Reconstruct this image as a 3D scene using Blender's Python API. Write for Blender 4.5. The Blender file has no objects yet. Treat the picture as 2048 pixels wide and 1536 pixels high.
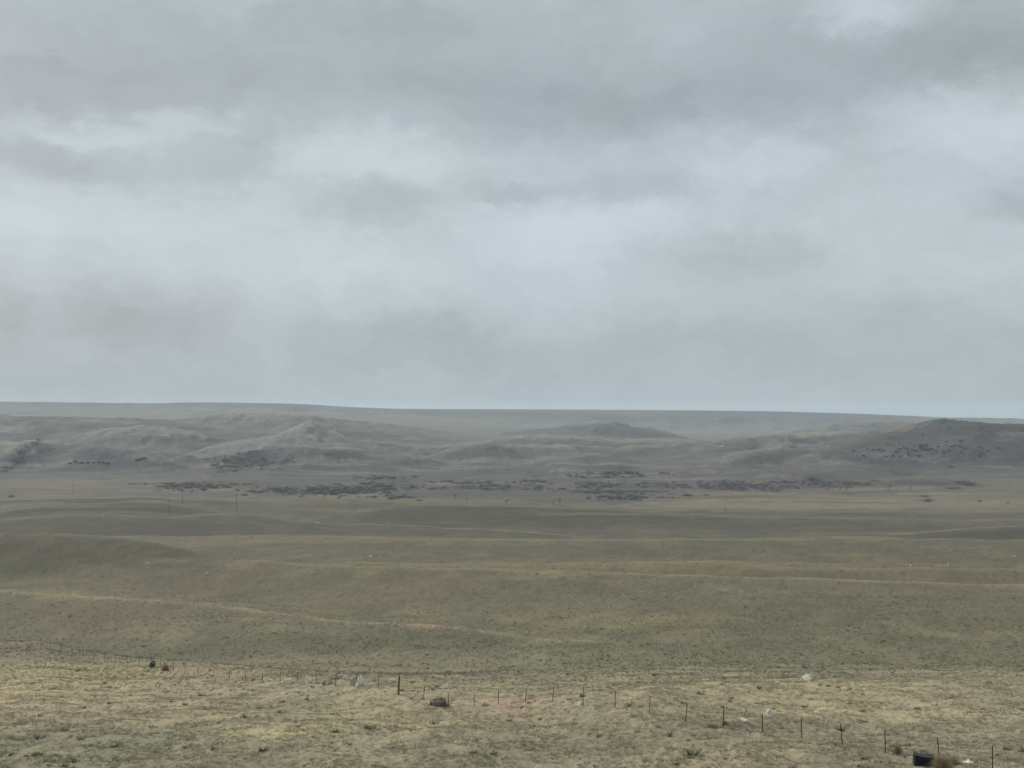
import bpy, math, random
import numpy as np
from mathutils import Vector, Matrix
random.seed(7); RNG = np.random.default_rng(11)
R = math.radians
sc = bpy.context.scene
COL = sc.collection

# ------------------------------------------------------------------ camera
F = 2958.0            # focal length in photo pixels (2048 wide)
EYE = 25.0            # height of the eye; the valley lies some 65 m below it
PITCH = math.atan(52.0 / F)
cam_d = bpy.data.cameras.new('camera'); cam = bpy.data.objects.new('camera', cam_d); COL.objects.link(cam)
cam.location = (0, 0, EYE); cam.rotation_euler = (R(90) + PITCH, 0, 0)
cam_d.sensor_width = 36.0; cam_d.lens = 36.0 * F / 2048.0
cam_d.clip_start = 0.5; cam_d.clip_end = 60000
sc.camera = cam

# ------------------------------------------------------------------ world: overcast sky
SUN_DIR = Vector((-0.62, 0.58, 0.48)).normalized()      # towards the bright part of the cloud, left and ahead
w = bpy.data.worlds.new('World'); sc.world = w; w.use_nodes = True
nt = w.node_tree; N = nt.nodes; Lk = nt.links; N.clear()
def nd(t, **k):
    n = N.new(t)
    for a, b in k.items(): setattr(n, a, b)
    return n
def mth(op, a, b=None, c=None, clamp=False):
    n = nd('ShaderNodeMath', operation=op); n.use_clamp = clamp
    for i, v in enumerate((a, b, c)):
        if v is None: continue
        if isinstance(v, (int, float)): n.inputs[i].default_value = v
        else: Lk.new(v, n.inputs[i])
    return n.outputs[0]
tc = nd('ShaderNodeTexCoord'); sp = nd('ShaderNodeSeparateXYZ'); Lk.new(tc.outputs['Generated'], sp.inputs[0])
az = mth('ARCTAN2', sp.outputs[0], sp.outputs[1]); el = mth('ARCSINE', sp.outputs[2])
cb = nd('ShaderNodeCombineXYZ'); Lk.new(az, cb.inputs[0]); Lk.new(mth('MULTIPLY', el, 1.0), cb.inputs[1])
def noise_w(vec, scale, detail, rough, sy=2.0, off=0.0, dist=0.0):
    m = nd('ShaderNodeMapping'); Lk.new(vec, m.inputs[0])
    m.inputs['Scale'].default_value = (scale, scale * sy, 1); m.inputs['Location'].default_value = (off, off * .7, off * .3)
    n = nd('ShaderNodeTexNoise'); Lk.new(m.outputs[0], n.inputs['Vector'])
    n.inputs['Scale'].default_value = 1; n.inputs['Detail'].default_value = detail; n.inputs['Roughness'].default_value = rough
    n.inputs['Distortion'].default_value = dist
    return n
w1 = noise_w(cb.outputs[0], 7, 9, 0.68, 1.7, 3.1)
sub = nd('ShaderNodeVectorMath', operation='SUBTRACT'); Lk.new(w1.outputs['Color'], sub.inputs[0]); sub.inputs[1].default_value = (.5, .5, .5)
scl = nd('ShaderNodeVectorMath', operation='MULTIPLY'); Lk.new(sub.outputs[0], scl.inputs[0]); scl.inputs[1].default_value = (.16, .10, 0)
wadd = nd('ShaderNodeVectorMath', operation='ADD'); Lk.new(cb.outputs[0], wadd.inputs[0]); Lk.new(scl.outputs[0], wadd.inputs[1])
WV = wadd.outputs[0]
sp2 = nd('ShaderNodeSeparateXYZ'); Lk.new(WV, sp2.inputs[0])
# brightness of the cloud deck by elevation (layers of stratus)
ramp = nd('ShaderNodeValToRGB'); Lk.new(mth('MULTIPLY', sp2.outputs[1], 1 / 0.32, clamp=True), ramp.inputs[0])
def el_pos(py): return (820 - py) / F / 0.32
stops = [(820, .43), (760, .435), (690, .445), (610, .485), (540, .52), (450, .53), (370, .505), (300, .475), (235, .42), (170, .405), (90, .415), (0, .435), (-130, .55)]
cr = ramp.color_ramp; cr.interpolation = 'B_SPLINE'
while len(cr.elements) > 1: cr.elements.remove(cr.elements[-1])
cr.elements[0].position = 0; cr.elements[0].color = (stops[0][1],) * 3 + (1,)
for py, v in stops[1:]:
    e = cr.elements.new(min(1, max(0, el_pos(py)))); e.color = (v, v, v, 1)
val = ramp.outputs[0]
blobs = [(1230, 205, 700, 120, -.04), (1920, 130, 330, 120, -.06), (400, 170, 700, 100, -.03), (150, 330, 330, 60, -.075), (480, 325, 150, 70, -.06),
         (760, 405, 200, 55, -.075), (1030, 392, 130, 35, -.07), (1450, 500, 300, 85, -.085), (1270, 385, 190, 60, -.06), (2000, 410, 150, 60, -.08),
         (330, 650, 240, 95, -.06), (40, 650, 150, 100, -.04), (900, 690, 500, 80, -.03), (1500, 690, 500, 120, -.02),
         (1700, 45, 170, 75, .12), (1980, 265, 420, 100, .10), (230, 262, 330, 50, .085), (700, 320, 330, 60, .07), (250, 455, 600, 110, .05),
         (720, 560, 600, 110, .045), (1500, 325, 190, 70, .06), (1200, 470, 330, 90, .06), (620, 60, 420, 60, -.02), (1350, 60, 260, 60, .03)]
for (px, py, rx, ry, dv) in blobs:
    m = nd('ShaderNodeMapping', vector_type='TEXTURE'); Lk.new(WV, m.inputs[0])
    m.inputs['Location'].default_value = ((px - 1024) / F, (820 - py) / F, 0)
    m.inputs['Scale'].default_value = (rx / F, ry / F, 1)
    g = nd('ShaderNodeTexGradient', gradient_type='SPHERICAL'); Lk.new(m.outputs[0], g.inputs[0])
    mr = nd('ShaderNodeMapRange', interpolation_type='SMOOTHSTEP'); Lk.new(g.outputs['Fac'], mr.inputs[0])
    mr.inputs[2].default_value = 0.85
    val = mth('MULTIPLY_ADD', mr.outputs[0], dv, val)
n2 = noise_w(WV, 9, 8, 0.55, 2.6, 8.2); n3 = noise_w(WV, 34, 8, 0.62, 1.6, 1.7)
val = mth('ADD', val, mth('MULTIPLY', mth('SUBTRACT', n2.outputs['Fac'], .5), .115))
val = mth('ADD', val, mth('MULTIPLY', mth('SUBTRACT', n3.outputs['Fac'], .5), .11))
n4 = noise_w(cb.outputs[0], 5, 3, 0.5, 2.0, 5.5)
tint = nd('ShaderNodeMixRGB'); Lk.new(mth('MULTIPLY_ADD', n4.outputs['Fac'], 3.0, -1.0, clamp=True), tint.inputs[0])
tint.inputs[1].default_value = (.835, .953, 1.045, 1); tint.inputs[2].default_value = (.85, .96, 1.015, 1)
vm = nd('ShaderNodeVectorMath', operation='SCALE'); Lk.new(tint.outputs[0], vm.inputs[0]); Lk.new(val, vm.inputs['Scale'])
sky = nd('ShaderNodeTexSky', sky_type='NISHITA'); sky.sun_disc = False
sky.sun_elevation = math.asin(SUN_DIR.z); sky.sun_rotation = math.atan2(SUN_DIR.x, SUN_DIR.y); sky.air_density = 1.5; sky.dust_density = 4
bgs = nd('ShaderNodeBackground'); Lk.new(sky.outputs[0], bgs.inputs[0]); bgs.inputs[1].default_value = .06
bgc = nd('ShaderNodeBackground'); Lk.new(vm.outputs[0], bgc.inputs[0]); bgc.inputs[1].default_value = 1.21
mx = nd('ShaderNodeMixShader'); mx.inputs[0].default_value = .93; Lk.new(bgs.outputs[0], mx.inputs[1]); Lk.new(bgc.outputs[0], mx.inputs[2])
wo = nd('ShaderNodeOutputWorld'); Lk.new(mx.outputs[0], wo.inputs[0])

sun_d = bpy.data.lights.new('sun', 'SUN'); sun = bpy.data.objects.new('sun', sun_d); COL.objects.link(sun)
sun_d.energy = 3.7; sun_d.angle = R(10); sun_d.color = (1, .96, .9)
sun.rotation_euler = (-SUN_DIR).to_track_quat('-Z', 'Y').to_euler()
sc.view_settings.view_transform = 'Standard'; sc.view_settings.look = 'None'; sc.view_settings.exposure = 0; sc.view_settings.gamma = 1
sc.view_settings.use_curve_mapping = False

# ------------------------------------------------------------------ numpy noise
def _h(ix, iy, seed):
    h = (ix.astype(np.int64) * 374761393 + iy.astype(np.int64) * 668265263 + seed * 1274126177) & 0xFFFFFFFF
    h = ((h ^ (h >> 13)) * 1274126177) & 0xFFFFFFFF
    return ((h ^ (h >> 16)) & 0xFFFF).astype(np.float32) / 65535.0
def vn(x, y, seed=0):                 # gradient noise, about -1..1
    x0 = np.floor(x); y0 = np.floor(y); fx = (x - x0).astype(np.float32); fy = (y - y0).astype(np.float32)
    ux = fx * fx * fx * (fx * (fx * 6 - 15) + 10); uy = fy * fy * fy * (fy * (fy * 6 - 15) + 10)
    def g(i, j):
        a = _h(x0 + i, y0 + j, seed) * 6.2831853
        return np.cos(a) * (fx - i) + np.sin(a) * (fy - j)
    a = g(0, 0) * (1 - ux) + g(1, 0) * ux; b = g(0, 1) * (1 - ux) + g(1, 1) * ux
    return (a * (1 - uy) + b * uy) * 1.5
def fbm(x, y, seed=0, oc=4, gain=.5):
    s = 0; a = 1.0
    for o in range(oc):
        s = s + a * vn(x, y, seed + o * 17); a *= gain; x = x * 2.03 + 11.3; y = y * 2.03 - 7.7
    return s
def sst(a, b, x):
    t = np.clip((x - a) / (b - a), 0, 1); return t * t * (3 - 2 * t)

# ------------------------------------------------------------------ terrain: contour lines read off the photograph, as (column, row, distance[, hidden dip behind])
def T_of(py): return np.tan(PITCH + np.arctan((768.0 - np.asarray(py, float)) / F))
def PY_of(t): return 768.0 - F * np.tan(np.arctan(t) - PITCH)
LINES = [
 dict(p=[(0,1560,92),(500,1556,92),(1000,1556,86),(2048,1556,80)]),
 dict(p=[(0,1495,110),(300,1480,112),(500,1459,113),(650,1452,115),(800,1446,118),(1000,1445,119),(1250,1455,108),(1400,1466,100),(1700,1495,93),(2048,1532,86)], dip=[(0,0),(300,0),(500,.2),(1000,.35),(1250,.2),(1400,0)]),
 dict(p=[(0,1286,331),(80,1290,318),(210,1328,258),(370,1348,224),(425,1353,213),(640,1363,176),(755,1376,150),(848,1399,139),(997,1409,137),(1166,1410,124),(1447,1454,107),(1700,1494,95),(2048,1520,90)]),
 dict(p=[(0,1281,340),(80,1285,330),(210,1321,270),(370,1341,239),(425,1345,230),(640,1356,193),(760,1368,168),(1000,1393,153),(1240,1385,152),(1400,1366,160),(1600,1368,152),(2048,1374,142)], dip=[(0,0),(1100,.0),(1400,.06),(1700,.03),(2048,.0)]),
 dict(p=[(0,1279,346),(80,1282,338),(210,1312,287),(400,1331,260),(640,1345,226),(1000,1358,208),(1400,1346,218),(2048,1350,202)]),
 dict(p=[(0,1275,354),(80,1279,347),(300,1305,323),(600,1314,305),(1000,1330,278),(1400,1333,262),(2048,1336,255)]),
 dict(p=[(0,1185,430),(300,1200,402),(480,1215,388),(690,1241,366),(900,1257,348),(1000,1268,338),(1250,1286,318),(1400,1300,309),(2048,1316,300)], dip=[(0,1.7),(480,1.5),(900,.9),(1250,.35),(1400,0)]),
 dict(p=[(0,1070,560),(100,1069,560),(170,1072,560),(280,1081,552),(420,1104,532),(560,1121,507),(700,1131,487),(1000,1139,470),(1350,1149,455),(1700,1164,436),(2048,1171,428)], dip=[(0,2.4),(280,2.),(450,1.1),(700,.8),(1000,.8),(2048,1.1)]),
 dict(p=[(0,1086,590),(280,1100,575),(420,1118,545),(560,1124,525),(700,1124,512),(1000,1128,500),(1350,1125,492),(1700,1138,474),(2048,1134,474)], dip=[(0,0),(500,0),(800,.45),(2048,.8)]),
 dict(p=[(0,1079,645),(300,1073,640),(480,1073,632),(700,1075,620),(1000,1078,606),(1400,1079,600),(1650,1074,602),(2048,1081,590)], dip=[(0,3),(2048,5)]),
 dict(p=[(0,1037,805),(150,1029,800),(240,1031,800),(340,1034,800),(460,1028,820),(520,1032,820),(600,1043,800),(700,1062,790),(900,1071,800),(1200,1074,790),(1500,1073,770),(1760,1070,760),(1850,1066,755),(1950,1056,760),(2048,1050,765)], dip=[(0,1.6),(520,1.4),(620,0),(1700,0),(1900,1.5),(2048,1.6)]),
 dict(p=[(0,1013,940),(100,1003,945),(200,1005,945),(280,1001,950),(400,1015,940),(600,1040,900),(700,1027,905),(780,1015,925),(860,1009,940),(1000,1008,950),(1250,1020,930),(1450,1031,920),(1700,1037,905),(2048,1040,900)], dip=[(0,3),(400,1.5),(600,.5),(780,3),(1250,3.5),(1500,2),(2048,1.5)]),
 dict(p=[(0,1000,1060),(280,992,1070),(500,1000,1060),(650,994,1060),(1000,1001,1080),(1450,1021,1000),(2048,1024,985)], dip=[(0,1),(2048,1)]),
 dict(p=[(0,980,1210),(600,984,1200),(1000,986,1190),(1500,1000,1120),(2048,1000,1110)]),
 dict(p=[(0,958,1400),(500,957,1420),(900,952,1440),(1200,955,1420),(1700,967,1350),(2048,967,1350)]),
 dict(p=[(0,934,1680),(900,928,1780),(1400,932,1720),(2048,936,1700)]),
 dict(p=[(0,884,2150),(700,889,2300),(1300,889,2400),(2048,880,2300)]),
 dict(p=[(0,852,3000),(700,856,3100),(1100,864,3250),(1300,872,3400),(1700,872,3400),(2048,858,3200)]),
 dict(p=[(0,828,4100),(500,832,4200),(900,842,4300),(1300,866,4400),(1700,860,4400),(2048,846,4300)]),
 dict(p=[(-400,800,5200),(0,803.5,5200),(150,805,5200),(300,806.5,5200),(400,805,5200),(560,807,5200),(620,809,5200),(700,814,5250),(800,817.5,5300),(1000,818.5,5350),(1200,819.5,5350),(1500,822,5300),(1700,827,5200),(1850,833,5100),(1950,837.5,5000),(2048,838.5,5000),(2500,842,5000)], dip=[(0,25),(2048,25)]),
 dict(p=[(0,850,7500),(2048,850,7500)]),
 dict(p=[(0,838,15000),(2048,838,15000)]),
]
def pchip(x, y, xq):                  # monotone cubic through (x, y)
    x = np.asarray(x, float); y = np.asarray(y, float); h = np.diff(x); d = np.diff(y) / h
    m = np.zeros_like(x); m[0] = d[0]; m[-1] = d[-1]
    for i in range(1, len(x) - 1):
        if d[i-1] * d[i] > 0:
            w1 = 2 * h[i] + h[i-1]; w2 = h[i] + 2 * h[i-1]; m[i] = (w1 + w2) / (w1 / d[i-1] + w2 / d[i])
    xc = np.clip(xq, x[0], x[-1]); k = np.clip(np.searchsorted(x, xc, side='right') - 1, 0, len(x) - 2)
    t = (xc - x[k]) / h[k]
    return ((1 + 2*t) * (1-t)**2) * y[k] + t*(1-t)**2 * h[k]*m[k] + t*t*(3-2*t) * y[k+1] + t*t*(t-1) * h[k]*m[k+1]
# columns (tangent of the bearing) and rings (distance)
c_in = np.arange(-340, 2390, 2.6); c_out = np.concatenate([np.linspace(-3800, -380, 90)]); c_r = np.linspace(2430, 5850, 90)
PXC = np.concatenate([c_out, c_in, c_r]); S = (PXC - 1024) / F
rings = [1.0]
while rings[-1] < 16000:
    y = rings[-1]
    if y < 70: dy = max(.8, y * .05)
    elif y < 400: dy = y * .0034
    elif y < 1000: dy = y * .0040
    elif y < 5600: dy = y * .0036
    else: dy = y * .03
    rings.append(y + dy)
YR = np.array(rings); NR, NC = len(YR), len(PXC)
kn_y = [np.full(NC, -50.), np.full(NC, 1.), np.full(NC, 5.5), np.full(NC, 20.), np.full(NC, 55.)]
kn_z = [np.full(NC, -1.6), np.full(NC, -1.75), np.full(NC, -2.0), np.full(NC, -6.6), np.full(NC, -15.4)]
prev = None
for L in LINES:
    xs = [q[0] for q in L['p']]; py = pchip(xs, [q[1] for q in L['p']], PXC); Y = pchip(xs, [q[2] for q in L['p']], PXC)
    z = T_of(py) * Y
    kn_y.append(Y); kn_z.append(z)
    if 'dip' in L:
        dp = np.interp(PXC, [q[0] for q in L['dip']], [q[1] for q in L['dip']])
        L['_d'] = dp; kn_y.append(None); kn_z.append(dp)
# resolve the dips: a point a little beyond the crest, below the sight line
KY, KZ, CREST = [], [], []
for i, (a, b) in enumerate(zip(kn_y, kn_z)):
    if a is None:
        Y0, Z0 = KY[-1], KZ[-1]; Y1, Z1 = kn_y[i+1], kn_z[i+1]
        f = .42; Ym = Y0 + np.maximum(Y1 - Y0, 2) * f; base = Z0 + (Z1 - Z0) * f; drop = np.minimum(base - np.minimum(base, Z0 / Y0 * Ym) + b, 3.2 * b)
        KY.append(Ym); KZ.append(base - drop); CREST.append((Y0, b))
    else: KY.append(a); KZ.append(b)
KY = np.array(KY); KZ = np.array(KZ)
for i in range(1, len(KY)): KY[i] = np.maximum(KY[i], KY[i-1] + .8)
def col_interp(yq):                   # pchip down every column at distances yq (NR, NC)
    h = np.diff(KY, axis=0); d = np.diff(KZ, axis=0) / h; m = np.zeros_like(KZ); m[0] = d[0]; m[-1] = d[-1]
    for i in range(1, len(KY) - 1):
        w1 = 2*h[i] + h[i-1]; w2 = h[i] + 2*h[i-1]; ok = d[i-1]*d[i] > 0
        den = np.where(ok, w1 / np.where(ok, d[i-1], 1) + w2 / np.where(ok, d[i], 1), 1)
        m[i] = np.where(ok, (w1 + w2) / den, 0)
    out = np.zeros((len(yq), NC))
    for c in range(NC):
        x = KY[:, c]; k = np.clip(np.searchsorted(x, yq, side='right') - 1, 0, len(x) - 2); hh = h[k, c]; t = (yq - x[k]) / hh
        out[:, c] = ((1+2*t)*(1-t)**2)*KZ[k, c] + t*(1-t)**2*hh*m[k, c] + t*t*(3-2*t)*KZ[k+1, c] + t*t*(t-1)*hh*m[k+1, c]
    return out
Z = col_interp(YR)
Yg = YR[:, None] + 0 * S[None, :]; Xg = YR[:, None] * S[None, :]
# far hills: mounds standing in the valley's back edge (column, top row, distance, half width px, half depth m, sharpness)
MOUNDS = [(100,836,2350,420,260,2.2),(270,850,1880,170,150,1.8),(60,878,1640,200,110,2.0),(205,893,1560,110,60,2.0),(330,903,1540,75,55,1.5),(390,868,1900,120,120,1.7),
 (604,844,1780,105,140,.85),(500,886,1740,120,100,1.6),(730,882,1760,150,100,1.6),(840,894,1780,90,90,1.6),(520,829,2600,230,220,2.2),(690,846,2500,190,200,2.0),
 (610,896,1600,190,55,2.6),(770,906,1580,120,55,2.2),(650,926,1500,170,45,2.2),(470,905,1580,90,60,1.8),
 (975,884,1680,105,110,1.8),(1090,893,1720,120,90,1.9),(985,932,1490,110,40,2.0),(1130,905,1600,90,60,1.8),(1090,868,2150,140,120,2.0),(1220,842,2750,95,180,2.2),
 (1150,856,2700,110,180,2.0),(1330,880,2150,140,110,2.0),(1265,889,1850,80,80,2.0),(1190,905,1640,85,65,1.8),(1420,892,1780,120,90,2.0),(1490,898,1640,95,75,2.0),
 (1280,926,1500,120,36,2.0),(1420,932,1460,130,36,2.0),(1560,869,1950,150,140,2.0),(1690,867,1950,150,140,2.0),(1905,837,1830,160,190,1.4),(2080,848,1800,190,190,2.2),
 (1790,860,1880,120,140,1.9),(1650,902,1600,120,80,2.0),(1760,893,1640,120,90,2.0),(1900,884,1640,160,80,2.3),(2060,886,1640,150,80,2.2),(1720,845,2950,120,240,2.2),(1810,848,2950,110,240,2.2),
 (1800,955,1330,120,32,2.2),(1560,940,1420,130,36,2.0),(1000,962,1330,150,32,2.0),(1150,940,1460,80,30,1.9),(690,952,1430,140,28,2.0),(1700,930,1500,110,32,2.0),
 (-200,830,2300,300,260,2.2),(-400,860,1700,300,200,2.0),(2400,850,1900,300,260,2.2),(2800,846,2400,400,400,2.2),(-900,838,2500,500,400,2.0)]
far = YR > 1150; Zf = Z[far]; Yf = Yg[far]; Xf = Xg[far]
wx = fbm(Xf / 190, Yf / 190, 5, 3) * 16; wy = fbm(Xf / 190 + 9, Yf / 190, 6, 3) * 24
gm = random.Random(5)
for _ in range(70):
    py_ = gm.uniform(884, 940); MOUNDS.append((gm.uniform(-250, 2300), py_, 1480 + (940 - py_) * 8 + gm.uniform(-40, 60), gm.uniform(45, 120), gm.uniform(28, 70), gm.uniform(1.7, 2.3)))
for _ in range(46):
    py_ = gm.uniform(944, 974); MOUNDS.append((gm.uniform(-250, 2300), py_, 1240 + (975 - py_) * 8 + gm.uniform(-20, 30), gm.uniform(45, 130), gm.uniform(16, 34), gm.uniform(1.7, 2.3)))
pw = 5.5; acc = np.zeros_like(Zf)
for (px, py, Y0, hx, hy, sh) in MOUNDS:
    X0 = (px - 1024) / F * Y0; rx = hx / F * Y0
    zb = np.interp(Y0, KY[:, np.argmin(abs(PXC - px))], KZ[:, np.argmin(abs(PXC - px))])
    H = float(T_of(py)) * Y0 - zb
    r2 = np.sqrt(((Xf + wx - X0) / rx)**2 + ((Yf + wy - Y0) / hy)**2) + 1e-4
    g = np.exp(-.72 * r2**(sh + .4))
    acc += np.clip(max(H, 1.0) * g, 0, None)**pw
hill = acc**(1 / pw)
rid = 1 - np.abs(fbm(Xf / 85, Yf / 130, 31, 4, .55)); rid2 = 1 - np.abs(fbm(Xf / 34, Yf / 60, 41, 4, .55))
hm = np.clip(hill / 30, 0, 1)
hill = hill * (1 + .14 * (rid - .72)) + hm * (2.6 * (rid - .8) + 1.0 * (rid2 - .75))
hill = hill * sst(1155, 1260, Yf)
Zf = Zf + hill
zone = sst(1500, 1900, Yf) * (1 - sst(4800, 5100, Yf))
Zf = Zf + zone * (2.8 * fbm(Xf / 220, Yf / 220, 51, 5, .5)) + sst(3900, 4300, Yf) * (1 - sst(4900, 5200, Yf)) * 16 * (1 - np.abs(fbm(Xf / 260, Yf / 500, 61, 4)) - .75)
Z[far] = Zf
# gentle undulation nearer, faded on the hand-read crests' scale, then small hummocks and wind ripples
mid = sst(120, 260, Yg)
Z += sst(650, 900, Yg) * (1 - sst(1450, 1650, Yg)) * 1.2 * fbm(Xg / 120, Yg / 75, 75, 3)
Z += mid * (1 - sst(1000, 1400, Yg)) * (.45 * fbm(Xg / 42, Yg / 50, 71, 3) + .75 * sst(330, 460, Yg) * fbm(Xg / 120, Yg / 42, 73, 2)) + sst(75, 90, Yg) * .22 * fbm(Xg / 15, Yg / 22, 72, 3)
near = sst(60, 80, Yg)
Z += near * (1 - sst(500, 900, Yg)) * .15 * fbm(Xg / 2.6, Yg / 3.4, 81, 3) * (1 + .6 * vn(Xg / 40, Yg / 60, 82))
Z += near * (1 - sst(140, 300, Yg)) * .055 * fbm(Xg / .75, Yg / 1.1, 91, 2)
terr = sst(.1, .5, fbm(Xg / 60, Yg / 90, 95, 2))     # little terracettes trodden along the slopes
Z += near * (1 - sst(450, 700, Yg)) * terr * .10 * np.sin((Yg * 1.15 + Xg * .35 + 3 * fbm(Xg / 9, Yg / 9, 96, 2)) * 2.1)
HZ = Z                                # height relative to the eye

def grid_z(s, y):
    c = np.interp(s, S, np.arange(NC)); r = np.interp(y, YR, np.arange(NR))
    c0 = np.clip(np.floor(c).astype(int), 0, NC - 2); r0 = np.clip(np.floor(r).astype(int), 0, NR - 2); fc = c - c0; fr = r - r0
    return (HZ[r0, c0]*(1-fc) + HZ[r0, c0+1]*fc)*(1-fr) + (HZ[r0+1, c0]*(1-fc) + HZ[r0+1, c0+1]*fc)*fr
def ground_at(x, y): return float(grid_z(np.array([x / y]), np.array([y]))[0]) + EYE
def spot(px, py, ymin=60, ymax=16000):          # where the sight line through a photo pixel meets the land
    v = (768.0 - py) / F; cy = math.cos(PITCH) - v * math.sin(PITCH); s = (px - 1024) / F / cy; t = math.tan(PITCH + math.atan(v))
    ys = YR[(YR > ymin) & (YR < ymax)]; z = grid_z(np.full(len(ys), s), ys); k = np.argmax(z >= t * ys)
    if z[k] < t * ys[k]: k = int(np.argmin(t * ys - z))
    y1 = ys[k]; y0 = ys[max(k-1, 0)]
    a = t*y0 - grid_z(np.array([s]), np.array([y0]))[0]; b = grid_z(np.array([s]), np.array([y1]))[0] - t*y1
    y = y0 + (y1 - y0) * (a / (a + b) if a + b > 1e-6 and a > 0 else 1)
    return Vector((s * y, y, ground_at(s * y, y)))

# ------------------------------------------------------------------ materials
def mat(name, rough=.9, spec=.1):
    m = bpy.data.materials.new(name); m.use_nodes = True; t = m.node_tree; b = t.nodes['Principled BSDF']
    b.inputs['Roughness'].default_value = rough; b.inputs['Specular IOR Level'].default_value = spec
    return m, t, b
def tn(t, typ, **k):
    n = t.nodes.new(typ)
    for a, v in k.items(): setattr(n, a, v)
    return n
def simple(name, c1, c2, scale=3, rough=.85, spec=.2, bump=0, detail=6, metal=0, lo=.35, hi=.65):
    m, t, b = mat(name, rough, spec)
    co = tn(t, 'ShaderNodeTexCoord'); n = tn(t, 'ShaderNodeTexNoise'); n.inputs['Scale'].default_value = scale; n.inputs['Detail'].default_value = detail
    t.links.new(co.outputs['Object'], n.inputs['Vector'])
    r = tn(t, 'ShaderNodeValToRGB'); r.color_ramp.elements[0].position = lo; r.color_ramp.elements[1].position = hi
    r.color_ramp.elements[0].color = c1 + (1,); r.color_ramp.elements[1].color = c2 + (1,)
    t.links.new(n.outputs['Fac'], r.inputs[0]); t.links.new(r.outputs[0], b.inputs['Base Color']); b.inputs['Metallic'].default_value = metal
    if bump:
        bp = tn(t, 'ShaderNodeBump'); bp.inputs['Distance'].default_value = bump; t.links.new(n.outputs['Fac'], bp.inputs['Height']); t.links.new(bp.outputs[0], b.inputs['Normal'])
    return m
def land_material(name, nearby):
    m, t, b = mat(name, .95, .05); ln = t.links
    at = tn(t, 'ShaderNodeAttribute', attribute_name='land_col'); geo = tn(t, 'ShaderNodeNewGeometry')
    def noise(sc_, det, ro=.6, sx=1, sy=1):
        mp = tn(t, 'ShaderNodeMapping'); mp.inputs['Scale'].default_value = (sx, sy, 1); ln.new(geo.outputs['Position'], mp.inputs[0])
        n = tn(t, 'ShaderNodeTexNoise'); n.inputs['Scale'].default_value = sc_; n.inputs['Detail'].default_value = det; n.inputs['Roughness'].default_value = ro
        ln.new(mp.outputs[0], n.inputs['Vector']); return n.outputs['Fac']
    def mul(fac, lo, hi, col):
        mr = tn(t, 'ShaderNodeMapRange'); ln.new(fac, mr.inputs[0]); mr.inputs[1].default_value = .3; mr.inputs[2].default_value = .7
        mr.inputs[3].default_value = lo; mr.inputs[4].default_value = hi
        v = tn(t, 'ShaderNodeVectorMath', operation='SCALE'); ln.new(col, v.inputs[0]); ln.new(mr.outputs[0], v.inputs['Scale']); return v.outputs[0]
    col = at.outputs['Color']
    if nearby:
        col = mul(noise(3.4, 8, .7), .70, 1.30, col); col = mul(noise(.8, 6, .7), .76, 1.22, col); col = mul(noise(.09, 5, .6), .88, 1.12, col)
        # straw coloured blades among the green
        mixc = tn(t, 'ShaderNodeMixRGB'); fr = tn(t, 'ShaderNodeMapRange'); ln.new(noise(1.7, 8, .75), fr.inputs[0]); fr.inputs[1].default_value = .52; fr.inputs[2].default_value = .72; fr.inputs[4].default_value = .25
        ln.new(fr.outputs[0], mixc.inputs[0]); ln.new(col, mixc.inputs[1]); mixc.inputs[2].default_value = (.30, .25, .16, 1); col = mixc.outputs[0]
        h = noise(2.6, 8, .7); dist = .22
    else:
        col = mul(noise(.22, 8, .7), .72, 1.28, col); col = mul(noise(.045, 6, .6), .84, 1.16, col)
        h = noise(.12, 8, .6); dist = 1.1
    ln.new(col, b.inputs['Base Color'])
    bp = tn(t, 'ShaderNodeBump'); bp.inputs['Distance'].default_value = dist; bp.inputs['Strength'].default_value = .8; ln.new(h, bp.inputs['Height']); ln.new(bp.outputs[0], b.inputs['Normal'])
    return m
M_land = land_material('dry_prairie', True); M_hill = land_material('eroded_hills', False)
def attr_mat(name, rough=.9, trans=False):
    m, t, b = mat(name, rough, .05)
    a = tn(t, 'ShaderNodeAttribute', attribute_name='tuft'); t.links.new(a.outputs['Color'], b.inputs['Base Color'])
    g = tn(t, 'ShaderNodeNewGeometry'); v = tn(t, 'ShaderNodeVectorMath', operation='ADD'); v.inputs[1].default_value = (0, 0, 1.6); t.links.new(g.outputs['Normal'], v.inputs[0])
    n = tn(t, 'ShaderNodeVectorMath', operation='NORMALIZE'); t.links.new(v.outputs[0], n.inputs[0]); t.links.new(n.outputs[0], b.inputs['Normal']); return m
M_grass = attr_mat('grass_blades')
M_rock = simple('pale_sandstone', (.50, .46, .38), (.80, .76, .66), 2.2, .9, .15, .05)
M_rockg = simple('grey_fieldstone', (.30, .27, .22), (.50, .46, .38), 2.5, .9, .15, .05)
M_rockb = simple('brown_fieldstone', (.15, .12, .10), (.30, .24, .19), 2.6, .9, .12, .05)
M_rust = simple('weathered_steel', (.018, .016, .013), (.055, .045, .035), 30, .7, .3, 0, lo=.3, hi=.7)
M_wood = simple('old_cedar_wood', (.035, .026, .018), (.085, .062, .043), 9, .92, .1, .01)
M_pole = simple('creosoted_pole', (.06, .056, .052), (.10, .092, .085), 4, .9, .1)
M_glass = simple('porcelain', (.25, .24, .22), (.35, .33, .3), 5, .3, .5)
M_wire = simple('fence_wire', (.05, .042, .035), (.09, .075, .06), 5, .6, .3)
M_dark = simple('black_sheeting', (.006, .008, .011), (.013, .016, .021), 6, .6, .25, .02)
M_drum = simple('dark_blue_plastic', (.012, .017, .024), (.03, .038, .05), 8, .5, .35)
M_rim = simple('pale_bleached_rim', (.20, .22, .19), (.30, .31, .27), 8, .6, .3)
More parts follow.
